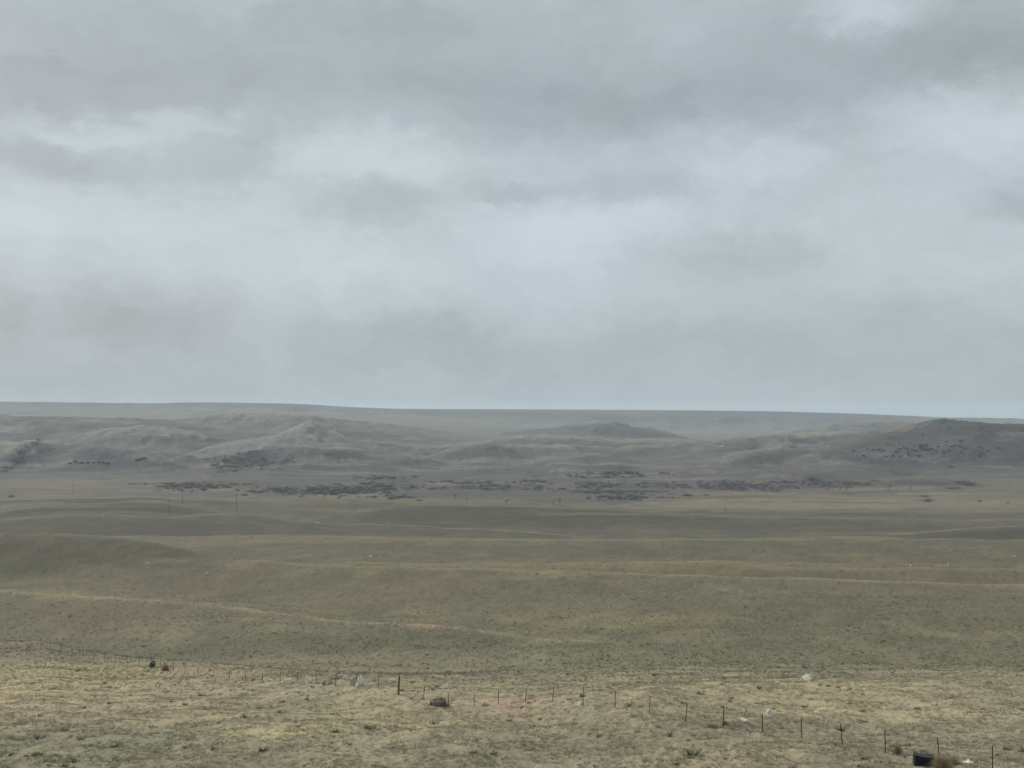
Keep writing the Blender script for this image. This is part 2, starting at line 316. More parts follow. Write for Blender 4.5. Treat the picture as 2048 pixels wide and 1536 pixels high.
M_white = simple('white_sheeting', (.60, .57, .48), (.80, .77, .68), 4, .6, .3, .02)
M_tumb = simple('dry_tumbleweed', (.25, .19, .12), (.44, .35, .22), 3.0, .95, .05)
M_tumbr = simple('reddish_dry_weed', (.19, .125, .09), (.33, .23, .16), 3.0, .95, .05)
M_twig = simple('leafless_brush', (.095, .086, .085), (.18, .158, .142), .4, .95, .05)
M_ctw = simple('bare_cottonwood', (.20, .175, .155), (.33, .30, .265), .3, .95, .05)
M_juni = simple('dark_juniper', (.045, .048, .045), (.08, .082, .075), .8, .95, .05)
M_track = simple('worn_dirt', (.16, .142, .11), (.24, .21, .165), .6, .95, .05)

# ------------------------------------------------------------------ colours of the land: what grows there, with cloud shade and crest highlights put in
TAN = np.array([.296, .250, .152]); GRY = np.array([.203, .184, .122]); GRN = np.array([.162, .156, .100]); RED = np.array([.218, .176, .130])
YEL = np.array([.335, .285, .160]); BARE = np.array([.300, .265, .215]); DRK = np.array([.080, .075, .080]); HIL = np.array([.170, .160, .122]); ORG = np.array([.27, .20, .14])
def mixc(C, col, wgt): return C + (col - C) * wgt[..., None]
big = fbm(Xg / 48, Yg / 75, 101, 4); med = fbm(Xg / 17, Yg / 26, 102, 4); lrg = fbm(Xg / 160, Yg / 220, 103, 4); sm = fbm(Xg / 5, Yg / 8, 104, 3)
C = np.zeros(Z.shape + (3,)); C[:] = GRY * .97
C = mixc(C, GRN, (.75 - .35 * (Yg < 260)) * sst(-.1, .65, big)); C = mixc(C, RED, .6 * sst(.15, .75, fbm(Xg / 38, Yg / 60, 105, 4)))
C = mixc(C, TAN, .75 * sst(.0, .6, med) * .6)
# height of the land against its own neighbourhood: swales are greener, crests drier
def boxsm(A, ky, kx):
    P = np.pad(A, ((ky, ky), (kx, kx)), mode='edge').cumsum(0); P = np.vstack([np.zeros((1, P.shape[1])), P]); A2 = (P[2*ky+1:] - P[:-2*ky-1]) / (2*ky+1)
    P = A2.cumsum(1); P = np.hstack([np.zeros((P.shape[0], 1)), P]); return (P[:, 2*kx+1:] - P[:, :-2*kx-1]) / (2*kx+1)
Zs = boxsm(Z, 4, 8); curv = (Zs - boxsm(Zs, 26, 40)) / (Yg * .012 + .6)
C = mixc(C, TAN * 1.08, .85 * sst(.12, .75, curv + .15 * med)); C = mixc(C, GRN, .55 * sst(.1, .7, -curv + .2 * big) * (Yg < 900))
for (Yc, dp) in CREST:
    wd = Yc * .008 + .5; dd = (Yg - Yc[None]) / wd[None]; sel = np.exp(-np.where(dd < 0, dd * .8, dd * 1.6)**2) * np.clip(dp * 1.8, 0, 1)[None] * np.clip(.75 + .4 * fbm(Xg / 14, Yg / 30, 171, 2), .3, 1) * (Yg < 1300)
    C = mixc(C, TAN * 1.28, .72 * sel)  # pale crest lines: brightness of grass seen at a grazing angle, put into the colour
def zoneband(y0, y1, soft, col, wgt, x0=-9e9, x1=9e9, sx=20, warp=12):
    global C
    Yw = Yg + warp * med; Xw = Xg + warp * sm
    C = mixc(C, col, wgt * sst(y0 - soft, y0 + soft, Yw) * (1 - sst(y1 - soft, y1 + soft, Yw)) * sst(x0 - sx, x0 + sx, Xw) * (1 - sst(x1 - sx, x1 + sx, Xw)))
def patch(px, py, rx, ry, col, wgt, soft=.45, wrp=.5, sc_=None):
    """an oval of other growth on the ground: centre in the photo, half sizes in metres"""
    global C
    q = spot(px, py); s_ = sc_ or max(rx, ry) * .35
    sel = (np.abs(YR - q.y) < ry * 2.4); 
    if not sel.any(): return
    X = Xg[sel]; Yq = Yg[sel]; nz = fbm(X / s_ + px, Yq / s_ + py, 131, 4)
    r = np.sqrt(((X - q.x) / rx)**2 + ((Yq - q.y) / ry)**2) + wrp * nz
    C[sel] = mixc(C[sel], col, wgt * (1 - sst(1 - soft, 1 + soft, r)))
# foreground
zoneband(128, 235, 22, TAN, .3, warp=22); zoneband(255, 330, 28, GRN, .5, -30, 400, warp=18)
zoneband(120, 160, 10, TAN, .4, -60, 400)
patch(250, 1370, 16, 60, ORG * 1.05, .35); patch(100, 1350, 18, 60, YEL * .95, .6); patch(480, 1340, 14, 45, TAN, .5)
patch(560, 1458, 6.5, 5, YEL * .95, .6); patch(760, 1440, 6, 6, YEL * .92, .5); patch(300, 1478, 5, 5, GRN, .5); patch(930, 1388, 5, 7, YEL * .95, .6); patch(1050, 1400, 4, 6, ORG, .6)
patch(120, 1440, 6, 10, GRN * 1.1, .3); patch(600, 1410, 6, 12, GRN * 1.1, .5); patch(1450, 1450, 2.4, 3, RED * .8, .7); patch(1400, 1315, 40, 22, GRN * 1.15, .6); patch(850, 1330, 30, 30, GRN * 1.1, .5)
patch(700, 1330, 30, 20, TAN, .3); patch(1200, 1500, 22, 5, GRY * .9, .6, .5, .4)
# middle slopes
patch(500, 1290, 30, 14, GRN, .6); patch(800, 1285, 26, 14, GRN * .9, .6); patch(200, 1225, 30, 20, RED * .9, .55); patch(250, 1160, 40, 25, RED, .45); patch(820, 1180, 24, 20, RED, .5)
patch(1550, 1215, 50, 30, GRY * .8, .55); patch(1150, 1190, 40, 30, GRY * .82, .5); patch(1900, 1210, 40, 40, GRY * .85, .5); patch(1750, 1150, 60, 20, RED, .4); patch(1250, 1245, 22, 10, YEL * .85, .55)
patch(70, 1097, 50, 34, GRY * .5, .65, .7); patch(230, 1098, 36, 20, GRY * .6, .4, .7); patch(330, 1078, 25, 25, RED * 1.05, .5)
for px in range(900, 2000, 220): patch(px, 1130, 22, 9, TAN, .5)
zoneband(560, 600, 14, GRY * .92, .5); zoneband(596, 640, 8, TAN * 1.0, .55)
patch(1300, 1040, 120, 30, GRY * .68, .6); patch(1000, 1030, 110, 40, GRY * .68, .7); patch(1700, 1055, 120, 30, GRY * .8, .5); patch(1980, 1068, 50, 25, GRY * .6, .7); patch(300, 1045, 110, 40, GRY * .9, .4)
patch(800, 1062, 60, 14, GRN, .6); patch(300, 1018, 60, 30, GRN * .8, .6); patch(150, 1000, 90, 22, GRN * .62, .7); patch(330, 990, 60, 20, GRN * .7, .6); patch(150, 1022, 80, 20, GRN * .72, .6); patch(200, 1050, 110, 24, GRY * .72, .6); patch(650, 1008, 40, 30, YEL * .7, .7); patch(100, 1008, 30, 20, YEL * .75, .6)
# valley floor and its pale stubble
zoneband(960, 1130, 60, TAN * .85, .75, 120, 9e9, 60); zoneband(1150, 1420, 60, GRY, .4)
patch(1700, 1005, 90, 60, TAN * 1.08, .8); patch(1900, 1010, 70, 70, ORG * 1.1, .6); patch(1400, 988, 45, 22, ORG * 1.15, .8); patch(1600, 990, 30, 30, ORG * 1.1, .6); patch(150, 968, 110, 60, ORG * .98, .8); patch(400, 962, 50, 30, ORG * 1.05, .6)
patch(870, 1000, 45, 40, YEL * .8, .7); patch(900, 1002, 30, 22, ORG, .4)
# hills
hz = sst(1350, 1500, Yg) * (1 - sst(5000, 5200, Yg))
C = mixc(C, HIL * .86, .85 * sst(1300, 1560, Yg)); C = mixc(C, GRN * 1.05, .5 * hz * sst(-.1, .6, lrg)); 
curv2 = (Zs - boxsm(Zs, 11, 16)) / (Yg * .0035 + .3)
C = mixc(C, TAN * 1.2, .62 * sst(.10, .45, curv2) * hz)  # light rims of the hill crests painted into the colour by curvature
hill_full = np.zeros_like(Z); hill_full[far] = hill
C = mixc(C, TAN * 1.15, .75 * sst(.1, .45, curv) * hz); C = mixc(C, TAN * .95, .65 * hz * sst(9, 1, hill_full) * (Yg > 1750))  # broader painted crest highlight, then tan grass between the far hills
C = mixc(C, BARE * .85, .6 * hz * sst(.35, .8, fbm(Xg / 70, Yg / 110, 141, 5)) * sst(6, 14, hill_full))
for q in [(605,868,42,90,BARE*1.0,.8),(560,888,45,60,BARE*.92,.6),(500,882,70,70,BARE*.8,.5),(740,888,60,50,BARE*.88,.6),(830,896,50,40,BARE*.85,.55),(270,870,80,60,BARE*.8,.45),(600,915,90,40,HIL*.62,.75),(700,930,100,30,HIL*.7,.5),
          (680,865,30,70,GRN*.6,.6),(970,905,45,50,GRN*.7,.6),(1230,855,70,100,HIL*.65,.7),(1330,905,50,40,HIL*.7,.4),(1900,865,190,120,HIL*.42,.85),(2040,875,120,130,HIL*.42,.8),(1780,900,110,70,HIL*.48,.7),(1980,920,140,80,HIL*.5,.75),(1900,905,160,70,HIL*.45,.7),
          (1560,885,80,60,HIL*.72,.5),(1480,915,60,40,GRN*.8,.4),(160,915,90,50,HIL*.72,.5),(1250,862,60,60,HIL*.7,.5),(1100,855,120,90,TAN*.95,.5),(1350,878,90,50,TAN*1.05,.6),(480,850,120,70,TAN*.95,.6),(900,870,200,120,TAN*.95,.6),(1600,862,60,60,TAN*.8,.4),
          (1690,965,60,40,TAN*.8,.4),(480,922,36,50,DRK*1.05,.85),(455,936,26,30,DRK,.8),(520,935,30,26,DRK*1.2,.6),(45,912,16,40,DRK,.7),(20,925,18,25,DRK*1.1,.6),(1840,900,60,30,DRK*1.7,.55)]:
    patch(*q)
# brush filled draws on the valley floor
for q in [(1000,972,150,120),(1250,965,170,130),(600,965,150,110),(1500,960,120,90),(800,950,150,70),(300,945,160,70),(1800,940,170,70)]: patch(*q, np.array([.135, .125, .110]), .6, .6, .5, 30)
for q in [(400,972,34,14),(370,970,20,12),(620,985,36,16),(690,982,40,20),(740,978,22,14),(800,992,15,14),(760,960,30,9),(780,952,22,8),(1230,945,32,9),(1200,958,26,9),(1195,968,22,12),(1240,992,34,14),(1290,995,20,12),(1370,989,14,8),(1450,962,60,26),(1400,975,40,14),(1620,955,16,9),(1930,964,14,16),(1905,975,12,10),(1850,1000,9,8),(1500,975,40,16),(1580,968,34,14),(545,978,16,14),(1060,965,30,12),(1100,960,20,8),(1900,935,40,12),(990,940,12,12),(960,975,22,14)]:
    patch(*q, DRK * 1.5, .5, .6, .9, min(q[2], q[3]) * .5)
# grey gravel bars
for q in [(1210,950,24,5),(700,968,10,6),(1830,975,16,6)]: patch(*q, BARE * 1.0, .6, .4, .6)
gp = random.Random(31)
for _ in range(280):
    px_ = gp.uniform(-50, 2100); py_ = gp.triangular(852, 992, 945); dk = gp.random() < (.62 if px_ < 1600 else .93)
    patch(px_, py_, gp.uniform(7, 48), gp.uniform(2.5, 11) * (1 + (py_ < 900) * 2), DRK * gp.uniform(1.2, 1.7) if dk else BARE * gp.uniform(.8, 1.1), gp.uniform(.35, .7), .4, .8, gp.uniform(4, 12))
for _ in range(60):
    patch(gp.uniform(-50, 2100), gp.uniform(960, 1030), gp.uniform(20, 70), gp.uniform(5, 12), TAN * gp.uniform(.85, 1.2) if gp.random() < .6 else GRY * .6, gp.uniform(.3, .6), .4, .6, 14)
pz = sst(4500, 4900, Yg); C = mixc(C, HIL * .72 * (1 + .5 * lrg[..., None] * 1.0), .8 * pz)
# uneven cloud light put into the colour: near slope brightened, middle slopes shaded; far hills greyer
shade_tone = 1.40 - .60 * sst(150, 345, Yg + 22 * med) - .16 * sst(360, 520, Yg) - .12 * sst(560, 700, Yg) + .14 * sst(960, 1100, Yg) + .06 * sst(1300, 1500, Yg)
C = C * shade_tone[..., None] * np.stack([1 + 0 * Yg, .975 + 0 * Yg, 1 - .025 - .05 * sst(200, 340, Yg) * (1 - sst(900, 1300, Yg))], -1); lum = C.mean(-1, keepdims=True); C = C + (lum * np.array([1.02, 1.0, .95]) - C) * (.55 * sst(1250, 1700, Yg) + .22 * sst(480, 650, Yg) * (1 - sst(1250, 1700, Yg)))[..., None]
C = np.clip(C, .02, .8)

# ------------------------------------------------------------------ mesh builders
def tag(o, label=None, cat=None, group=None, kind=None):
    for k, v in (('label', label), ('category', cat), ('group', group), ('kind', kind)):
        if v: o[k] = v
    return o
def mesh_np(name, V, Fq, m, smooth=True, attr=None, parent=None, nv=4):
    me = bpy.data.meshes.new(name); V = np.asarray(V, np.float32); Fq = np.asarray(Fq, np.int32)
    me.vertices.add(len(V)); me.vertices.foreach_set('co', V.ravel()); n = len(Fq)
    me.loops.add(n * nv); me.loops.foreach_set('vertex_index', Fq.ravel()); me.polygons.add(n)
    me.polygons.foreach_set('loop_start', np.arange(0, n * nv, nv, dtype=np.int32)); me.polygons.foreach_set('loop_total', np.full(n, nv, np.int32))
    me.polygons.foreach_set('use_smooth', np.full(n, smooth)); me.update(calc_edges=True)
    if attr:
        a = me.color_attributes.new(attr[0], 'FLOAT_COLOR', 'POINT'); c = np.ones((len(V), 4), np.float32); c[:, :3] = attr[1]; a.data.foreach_set('color', c.ravel())
    me.materials.append(m); o = bpy.data.objects.new(name, me); COL.objects.link(o)
    if parent: o.parent = parent
    return o
def land(name, r0, r1, m):
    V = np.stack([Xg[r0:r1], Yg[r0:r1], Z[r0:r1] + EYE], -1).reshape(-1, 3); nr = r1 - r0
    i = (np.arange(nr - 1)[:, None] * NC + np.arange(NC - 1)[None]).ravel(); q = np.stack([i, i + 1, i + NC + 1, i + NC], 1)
    return tag(mesh_np(name, V, q, m, True, ('land_col', C[r0:r1].reshape(-1, 3))), kind='structure')
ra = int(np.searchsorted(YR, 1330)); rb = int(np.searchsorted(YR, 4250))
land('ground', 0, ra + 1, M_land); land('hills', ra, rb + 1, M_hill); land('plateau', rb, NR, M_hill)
back = np.array([[-90, -70, 8], [90, -70, 8], [90, 1.0, EYE - 1.75], [-90, 1.0, EYE - 1.75]], float)
# bluff top behind the viewpoint, so the land goes on there too
nb = 24; bx = np.linspace(-1.62, 1.62, nb); by = -np.linspace(0, 300, nb)
bxx, byy = np.meshgrid(np.linspace(-300, 300, nb), 1.0 + by)
bz = EYE - 1.78 + .25 * fbm(bxx / 30, byy / 30, 5, 3) * np.clip(-byy / 30, 0, 1)
i = (np.arange(nb - 1)[:, None] * nb + np.arange(nb - 1)[None]).ravel()
tag(mesh_np('bluff_ground', np.stack([bxx, byy, bz], -1).reshape(-1, 3), np.stack([i, i + nb, i + nb + 1, i + 1], 1), M_land, True, ('land_col', np.tile(GRY, (nb * nb, 1)))), kind='structure')

class MB:
    def __init__(s): s.v = []; s.f = []
    def tube(s, pts, rad, n=6, cap=True):
        b = len(s.v); pts = [Vector(p) for p in pts]
        for k, p in enumerate(pts):
            d = (pts[min(k + 1, len(pts) - 1)] - pts[max(k - 1, 0)]); d = d.normalized() if d.length else Vector((0, 0, 1))
            u = d.cross(Vector((0, 0, 1)) if abs(d.z) < .9 else Vector((1, 0, 0))).normalized(); vv = d.cross(u); r = rad[k] if isinstance(rad, (list, tuple)) else rad
            for j in range(n):
                a = j * math.tau / n; s.v.append(tuple(p + (u * math.cos(a) + vv * math.sin(a)) * r))
        for k in range(len(pts) - 1):
            for j in range(n): s.f.append((b + k*n + j, b + k*n + (j+1) % n, b + (k+1)*n + (j+1) % n, b + (k+1)*n + j))
        if cap: s.f.append(tuple(b + j for j in range(n))[::-1]); s.f.append(tuple(b + (len(pts)-1)*n + j for j in range(n)))
    def box(s, c, d, rot=None):
        b = len(s.v); c = Vector(c)
        for x in (-1, 1):
            for y in (-1, 1):
                for z in (-1, 1):
                    p = Vector((x*d[0]/2, y*d[1]/2, z*d[2]/2))
                    if rot: p = rot @ p
                    s.v.append(tuple(c + p))
        for q in ((0,1,3,2),(4,6,7,5),(0,4,5,1),(2,3,7,6),(0,2,6,4),(1,5,7,3)): s.f.append(tuple(b + k for k in q))
    def build(s, name, m, parent=None, smooth=False):
        me = bpy.data.meshes.new(name); me.from_pydata(s.v, [], s.f); me.materials.append(m)
        if smooth: me.polygons.foreach_set('use_smooth', [True] * len(me.polygons))
        me.update(); o = bpy.data.objects.new(name, me); COL.objects.link(o)
        if parent: o.parent = parent
        return o
def empty(name, loc, rz=0):
    o = bpy.data.objects.new(name, None); COL.objects.link(o); o.location = loc; o.rotation_euler.z = rz; o.empty_display_size = .3; return o
def copy_tree(o, parent=None):
    c = o.copy(); COL.objects.link(c); c.parent = parent
    for ch in list(o.children): copy_tree(ch, c)
    return c

# ------------------------------------------------------------------ dirt tracks draped on the land
def track(name, pts, width, label):
    P = []
    for a, b in zip(pts[:-1], pts[1:]):
        A = spot(*a); B = spot(*b); n = max(2, int((B - A).length / 3))
        for k in range(n): P.append(A.lerp(B, k / n))
    P.append(spot(*pts[-1])); V = []; Fc = []; nw = 5
    for k, p in enumerate(P):
        d = P[min(k+1, len(P)-1)] - P[max(k-1, 0)]; d.z = 0; d.normalize(); nx = Vector((d.y, -d.x, 0))
        for j in range(nw):
            q = p + nx * width * (j / (nw - 1) - .5) * (1 + .25 * math.sin(k * .7)); V.append((q.x, q.y, ground_at(q.x, q.y) + .10 - (.25 if j in (0, nw-1) else 0)))
    for k in range(len(P) - 1):
        for j in range(nw - 1): Fc.append((k*nw+j, k*nw+j+1, (k+1)*nw+j+1, (k+1)*nw+j))
    return tag(mesh_np(name, V, Fc, M_track), kind='structure', label=label)
track('road', [(606,1043),(640,1047),(700,1049),(780,1050),(860,1053),(950,1058),(1040,1063),(1110,1069),(1165,1074)], 2.2, 'pale dirt road crossing the middle of the prairie')
track('path', [(1800,1131),(1880,1127),(1960,1123),(2060,1119)], .5, 'thin worn cattle path on the right slope')

# ------------------------------------------------------------------ grass
def tufts(name, n, y0, y1, size, nb, cols, seed, dens=None, lean=.35, wid=.12, spread=.5):
    g = np.random.default_rng(seed); y = (g.random(n) * (y1**1.0 - y0**1.0) + y0); s = (g.random(n) * 2 - 1) * .455; x = s * y
    if dens is not None:
        keep = g.random(n) < dens(x, y); x = x[keep]; y = y[keep]; s = s[keep]
    n = len(x); z = grid_z(s, y) + EYE - .02
    sz = size * (.55 + .9 * g.random(n)**1.5); V = np.zeros((n, nb, 3, 3), np.float32)
    a = g.random((n, nb)) * math.tau; rr = spread * sz[:, None] * g.random((n, nb)); bx_ = x[:, None] + rr * np.cos(a); by_ = y[:, None] + rr * np.sin(a)
    h = sz[:, None] * (.6 + .7 * g.random((n, nb))); ww = wid * sz[:, None] * (.6 + .8 * g.random((n, nb))); fa = g.random((n, nb)) * math.pi
    lx = lean * h * np.cos(a) + .22 * h; ly = lean * h * np.sin(a)
    V[:, :, 0] = np.stack([bx_ - ww*np.cos(fa), by_ - ww*np.sin(fa), z[:, None] + 0*h], -1); V[:, :, 1] = np.stack([bx_ + ww*np.cos(fa), by_ + ww*np.sin(fa), z[:, None] + 0*h], -1)
    V[:, :, 2] = np.stack([bx_ + lx, by_ + ly, z[:, None] + h], -1)
    pick = g.integers(0, len(cols), n); cc = np.array(cols)[pick] * (.8 + .4 * g.random((n, 1)))
    ci = np.clip(np.round(np.interp(s, S, np.arange(NC))).astype(int), 0, NC-1); ri = np.clip(np.round(np.interp(y, YR, np.arange(NR))).astype(int), 0, NR-1)
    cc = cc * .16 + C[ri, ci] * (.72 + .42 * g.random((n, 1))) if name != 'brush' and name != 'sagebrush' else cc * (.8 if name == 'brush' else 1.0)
    col = np.repeat(np.repeat(cc[:, None], nb, 1)[:, :, None], 3, 2).reshape(-1, 3)
    return mesh_np(name, V.reshape(-1, 3), np.arange(n * nb * 3).reshape(-1, 3), M_grass, False, ('tuft', col), nv=3)
patchy = lambda x, y: np.clip(.45 + .6 * fbm(x / 4, y / 5, 201, 3), .08, 1) * (1 - sst(150, 260, y))
meady = lambda x, y: sst(150, 240, y) * (1 - sst(330, 520, y)) * np.clip(.6 + .6 * fbm(x / 9, y / 14, 221, 3), .1, 1)
tag(tufts('grass', 350000, 70, 260, .15, 10, [tuple(TAN*1.5), tuple(YEL*1.3), tuple(GRY), tuple(GRN), tuple(RED)], 5, patchy, lean=.9, wid=.075, spread=.8), kind='stuff', label='short dry prairie grass on the near slope', cat='grass')
tag(tufts('meadow_grass', 175000, 150, 520, .24, 6, [tuple(TAN*1.1), tuple(GRY), tuple(GRN), tuple(GRY*.8)], 6, meady, lean=.8), kind='stuff', label='thin dry grass on the farther slopes beyond the fence', cat='grass')
clumpy = lambda x, y: np.clip(sst(.25, .8, fbm(x / 7, y / 9, 211, 3)) + .12, 0, 1)
tag(tufts('sagebrush', 9000, 76, 640, .26, 44, [(.085, .075, .052), (.13, .11, .078), (.10, .10, .07)], 7, clumpy, lean=.5, wid=.07, spread=1.0), kind='stuff', label='low dark sagebrush scattered through the prairie grass', cat='sagebrush')

# ------------------------------------------------------------------ wire fence
fence = tag(empty('wire_fence', spot(997, 1409, 100, 200)), 'sagging wire fence on thin dark steel posts running down the near slope', 'fence')
def t_post_mesh(h=1.35):
    b = MB(); b.box((0, 0, h/2 - .15), (.036, .008, h + .3)); b.box((0, .02, h/2 - .151), (.008, .034, h + .296))
    for k in range(int(h / .075)): b.box((0, -.011, .12 + k * .075), (.014, .016, .022))
    b.box((0, .01, -.08), (.11, .006, .14))
    o = b.build('steel_post', M_rust); return o
proto = t_post_mesh(1.0)
# (base column, base row, post height in photo pixels, lean in degrees)
POSTS = [(40,1281,10,0),(61,1285,11,1),(81,1289,12,0),(101,1296,13,2),(122,1304,14,0),(144,1313,15,0),(166,1315,14,1),(188,1318,16,0),(209,1325,17,0),(231,1326,18,-1),(254,1327,18,1),(278,1330,18,0),(302,1330,18,1),
 (321,1332,19,2),(347,1341,17,0),(370,1349,23,1),(396,1352,18,0),(428,1352,17,0),(459,1357,18,0),(491,1362,19,0),(525,1366,20,0),(560,1367,21,0),(595,1366,21,1),(632,1364,22,0),(671,1371,23,3),(713,1373,21,0),(756,1376,27,4),
 (847,1399,26,4),(897,1413,25,0),(948,1412,24,1),(997,1409,27,0),(1051,1406,29,4),(1105,1404,32,5),(1166,1409,35,1),(1230,1416,34,1),(1299,1428,35,3),(1371,1444,36,6),(1447,1454,35,0),(1525,1465,37,0),(1603,1475,38,0),(1685,1491,41,-5),
 (1771,1506,44,-1),(1878,1522,46,-3),(1985,1545,52,1)]
tops = []; wood_at = None
fl = fence.location
for i, (px, py, hp, lean) in enumerate(POSTS):
    p = spot(px, py, 78, 420); h = hp * p.y / F; o = proto if i == 0 else proto.copy()
    if i: COL.objects.link(o)
    o.parent = fence; o.location = p - fl; o.scale = (1.6, 1.6, h); o.rotation_euler = (R(random.uniform(-2, 2)), R(lean), R(random.uniform(-15, 15)))
    tops.append((px, p, h, lean))
p = spot(797, 1389, 100, 300); hw = 36 * p.y / F
b = MB(); rr = .082; b.tube([(0, 0, -.3), (.005, 0, hw*.3), (-.005, .01, hw*.7), (.02, 0, hw)], [rr*1.05, rr, rr*.97, rr*.9], 12)
b.tube([(0, 0, hw*.55), (0, 0, hw*.57)], rr*1.03, 12, False); wp = b.build('wooden_post', M_wood, fence, False); wp.location = p - fl; wp.rotation_euler = (0, R(2), 0)
wp['label'] = 'thick round wooden post, tallest in the fence'
tops.append((797, p, hw*.93, 2)); tops.sort(key=lambda q: q[0])
for lv in (.30, .58, .86):
    b = MB()
    for (xa, pa, ha, la), (xb, pb, hb, lb) in zip(tops[:-1], tops[1:]):
        A = pa + Vector((math.sin(R(la)) * ha * lv, 0, ha * lv)) - fl; B = pb + Vector((math.sin(R(lb)) * hb * lv, 0, hb * lv)) - fl
        sag = random.uniform(.01, .09) if random.random() < .8 else .22
        pts = [A.lerp(B, t) - Vector((0, 0, sag * 4 * t * (1 - t))) for t in (0, .25, .5, .75, 1)]
        b.tube(pts, .007, 3, False)
    b.build('wire_strand', M_wire, fence)

# ------------------------------------------------------------------ rocks
def rock_mesh(seed, flat=.6, sub=4, rough=.35):
    import bmesh
    bm = bmesh.new(); bmesh.ops.create_icosphere(bm, subdivisions=sub, radius=1)
    V = np.array([v.co[:] for v in bm.verts]); n = vn(V[:, 0]*1.1 + seed*7.3, V[:, 1]*1.1 + V[:, 2]*1.7, seed) * rough + vn(V[:, 0]*3 + seed, V[:, 1]*3 + V[:, 2]*2.4 - seed, seed + 5) * rough * .4 + vn(V[:, 0]*8 + seed, V[:, 1]*8 + V[:, 2]*7, seed + 9) * rough * .16
    # a few planar breaks
    g = np.random.default_rng(seed); R_ = 1 + n
    for _ in range(7):
        d = g.normal(size=3); d /= np.linalg.norm(d); k = .62 + .3 * g.random(); dot = V @ d; R_ = np.where(dot > .05, np.minimum(R_, k / np.maximum(dot, .05)), R_)
    for v, r in zip(bm.verts, R_): v.co = v.co * float(r); v.co.z = v.co.z * flat
    me = bpy.data.meshes.new('rock'); bm.to_mesh(me); bm.free(); me.polygons.foreach_set('use_smooth', [False] * len(me.polygons)); return me
def rock(px, py, wpx, hpx, m, label, seed, cat='rock', sink=.25, name='rock', rz=None, tilt=0):
    p = spot(px, py, 76); k = p.y / F * (1.05 if p.y < 330 else .8); m = M_rockg if p.y > 330 else m; me = rock_mesh(seed); me.materials.append(m); me.name = name
    o = bpy.data.objects.new(name, me); COL.objects.link(o); w_ = wpx * k / 2; h_ = hpx * k
    o.scale = (w_ / .85, w_ / .85 * .8, h_ / .85 / (.6 * .85)); o.scale.z *= .85; o.location = p + Vector((0, w_ * .4, h_ * .18)); o.rotation_euler = (0, R(tilt), rz if rz is not None else random.uniform(-.6, .6))
    return tag(o, label, cat, 'pale rocks scattered over the prairie' if m in (M_rock, M_rockg) else None)
rock(617, 1366, 11, 11, M_rock, 'small white rock in the fence line, left of the two boulders', 3)
rock(712, 1371, 22, 14, M_rockg, 'grey boulder with a white right flank behind a steel post', 5, name='boulder', cat='boulder')
rock(719, 1372, 12, 15, M_rock, 'white slab leaning on the right side of the grey boulder', 6)
rock(657, 1369, 17, 10, M_rockg, 'pale arched rock behind the dark hollow in the fence line', 8)
rock(650, 1370, 10, 7, M_rockb, 'small dark rock standing in for the hollow of the pale arched rock', 9)  # dark stone added to give the arched rock its dark hollow
rock(876, 1411, 28, 10, M_rockb, 'brown boulder sitting between two posts just right of the wooden post', 12, name='boulder', cat='boulder')
rock(864, 1411, 9, 6, M_dark and simple('dark_stone', (.02,.018,.018), (.05,.045,.042), 3), 'black stone touching the left end of the brown boulder', 13)
rock(1622, 1362, 26, 11, simple('cream_boulder', (.30, .275, .22), (.62, .58, .48), 3.5, .9, .1, .08), 'largest pale flat boulder beyond the fence on the right', 15, name='boulder', cat='boulder')
rock(1523, 1361, 6, 5, M_rock, 'small pale rock left of the largest flat boulder', 16)
rock(1541, 1430, 17, 8, M_rock, 'whitish jagged rock behind the fence above the post gap', 17)
rock(1490, 1443, 14, 4, M_rock, 'low cream rock between two steel posts on the right', 18)
rock(1633, 1428, 14, 4, M_rock, 'flat cream rock right of the jagged whitish rock', 19)
rock(1555, 1367, 9, 3, M_rock, 'tiny pale stone just below the small pale rock', 20)
rock(1620, 1399, 9, 3, M_rockg, 'faint grey stone under the largest flat boulder', 21)
rock(1160, 1411, 10, 7, M_rock, 'pale stone at the foot of a steel post near the centre', 22)
rock(21, 1256, 9, 6, M_rock, 'bright white rock at the far left above the fence', 23)
rock(413, 1149, 8, 4, M_rock, 'white rock alone on the left middle slope', 24)
rock(204, 1154, 6, 5, M_rockg, 'small grey rock on the far left slope', 25)
rock(209, 1033, 8, 4, M_rock, 'white rock far off on the left hill crest', 26)
rock(22, 1078, 4, 3, M_rock, 'white speck of rock on the left hill edge', 27)
rock(1518, 1105, 6, 5, M_rock, 'pale rock on the right slope under the long crest', 28)
rock(1393, 1127, 8, 3, M_rock, 'pale rock lying on the faint tan line right of centre', 29)
rock(1583, 1131, 10, 4, M_rock, 'cream rock on the tan strip beneath the long crest', 30)
rock(1813, 1132, 7, 3, M_rock, 'left one of three cream rocks at the cattle path', 31)
rock(1822, 1132, 6, 3, M_rock, 'middle one of three cream rocks at the cattle path', 32)
rock(1897, 1131, 6, 4, M_rock, 'right one of three cream rocks at the cattle path', 33)
rock(2030, 1115, 8, 4, M_rock, 'pale rock at the right edge above the cattle path', 34)
rock(1424, 1077, 5, 4, M_rock, 'white stone right on the long crest line', 35)
rock(1386, 1036, 5, 3, M_rock, 'tiny white stone on the dark central hill', 36)
rock(742, 1114, 14, 3, M_rock, 'low pale stone on the slope left of centre', 37)
rock(502, 1075, 6, 3, M_rock, 'pale stone on the crest left of centre', 38)
rock(294, 1128, 12, 3, M_rockg, 'flat grey rock on the left hill shoulder', 39)
rock(958, 1380, 5, 3, M_rockg, 'small grey stone beyond the fence near centre', 41)
rock(700, 1412, 5, 3, M_rock, 'tiny pale stone below the boulders inside the fence', 42)
rock(942, 1438, 5, 3, M_rock, 'tiny pale stone on the near knoll', 43)
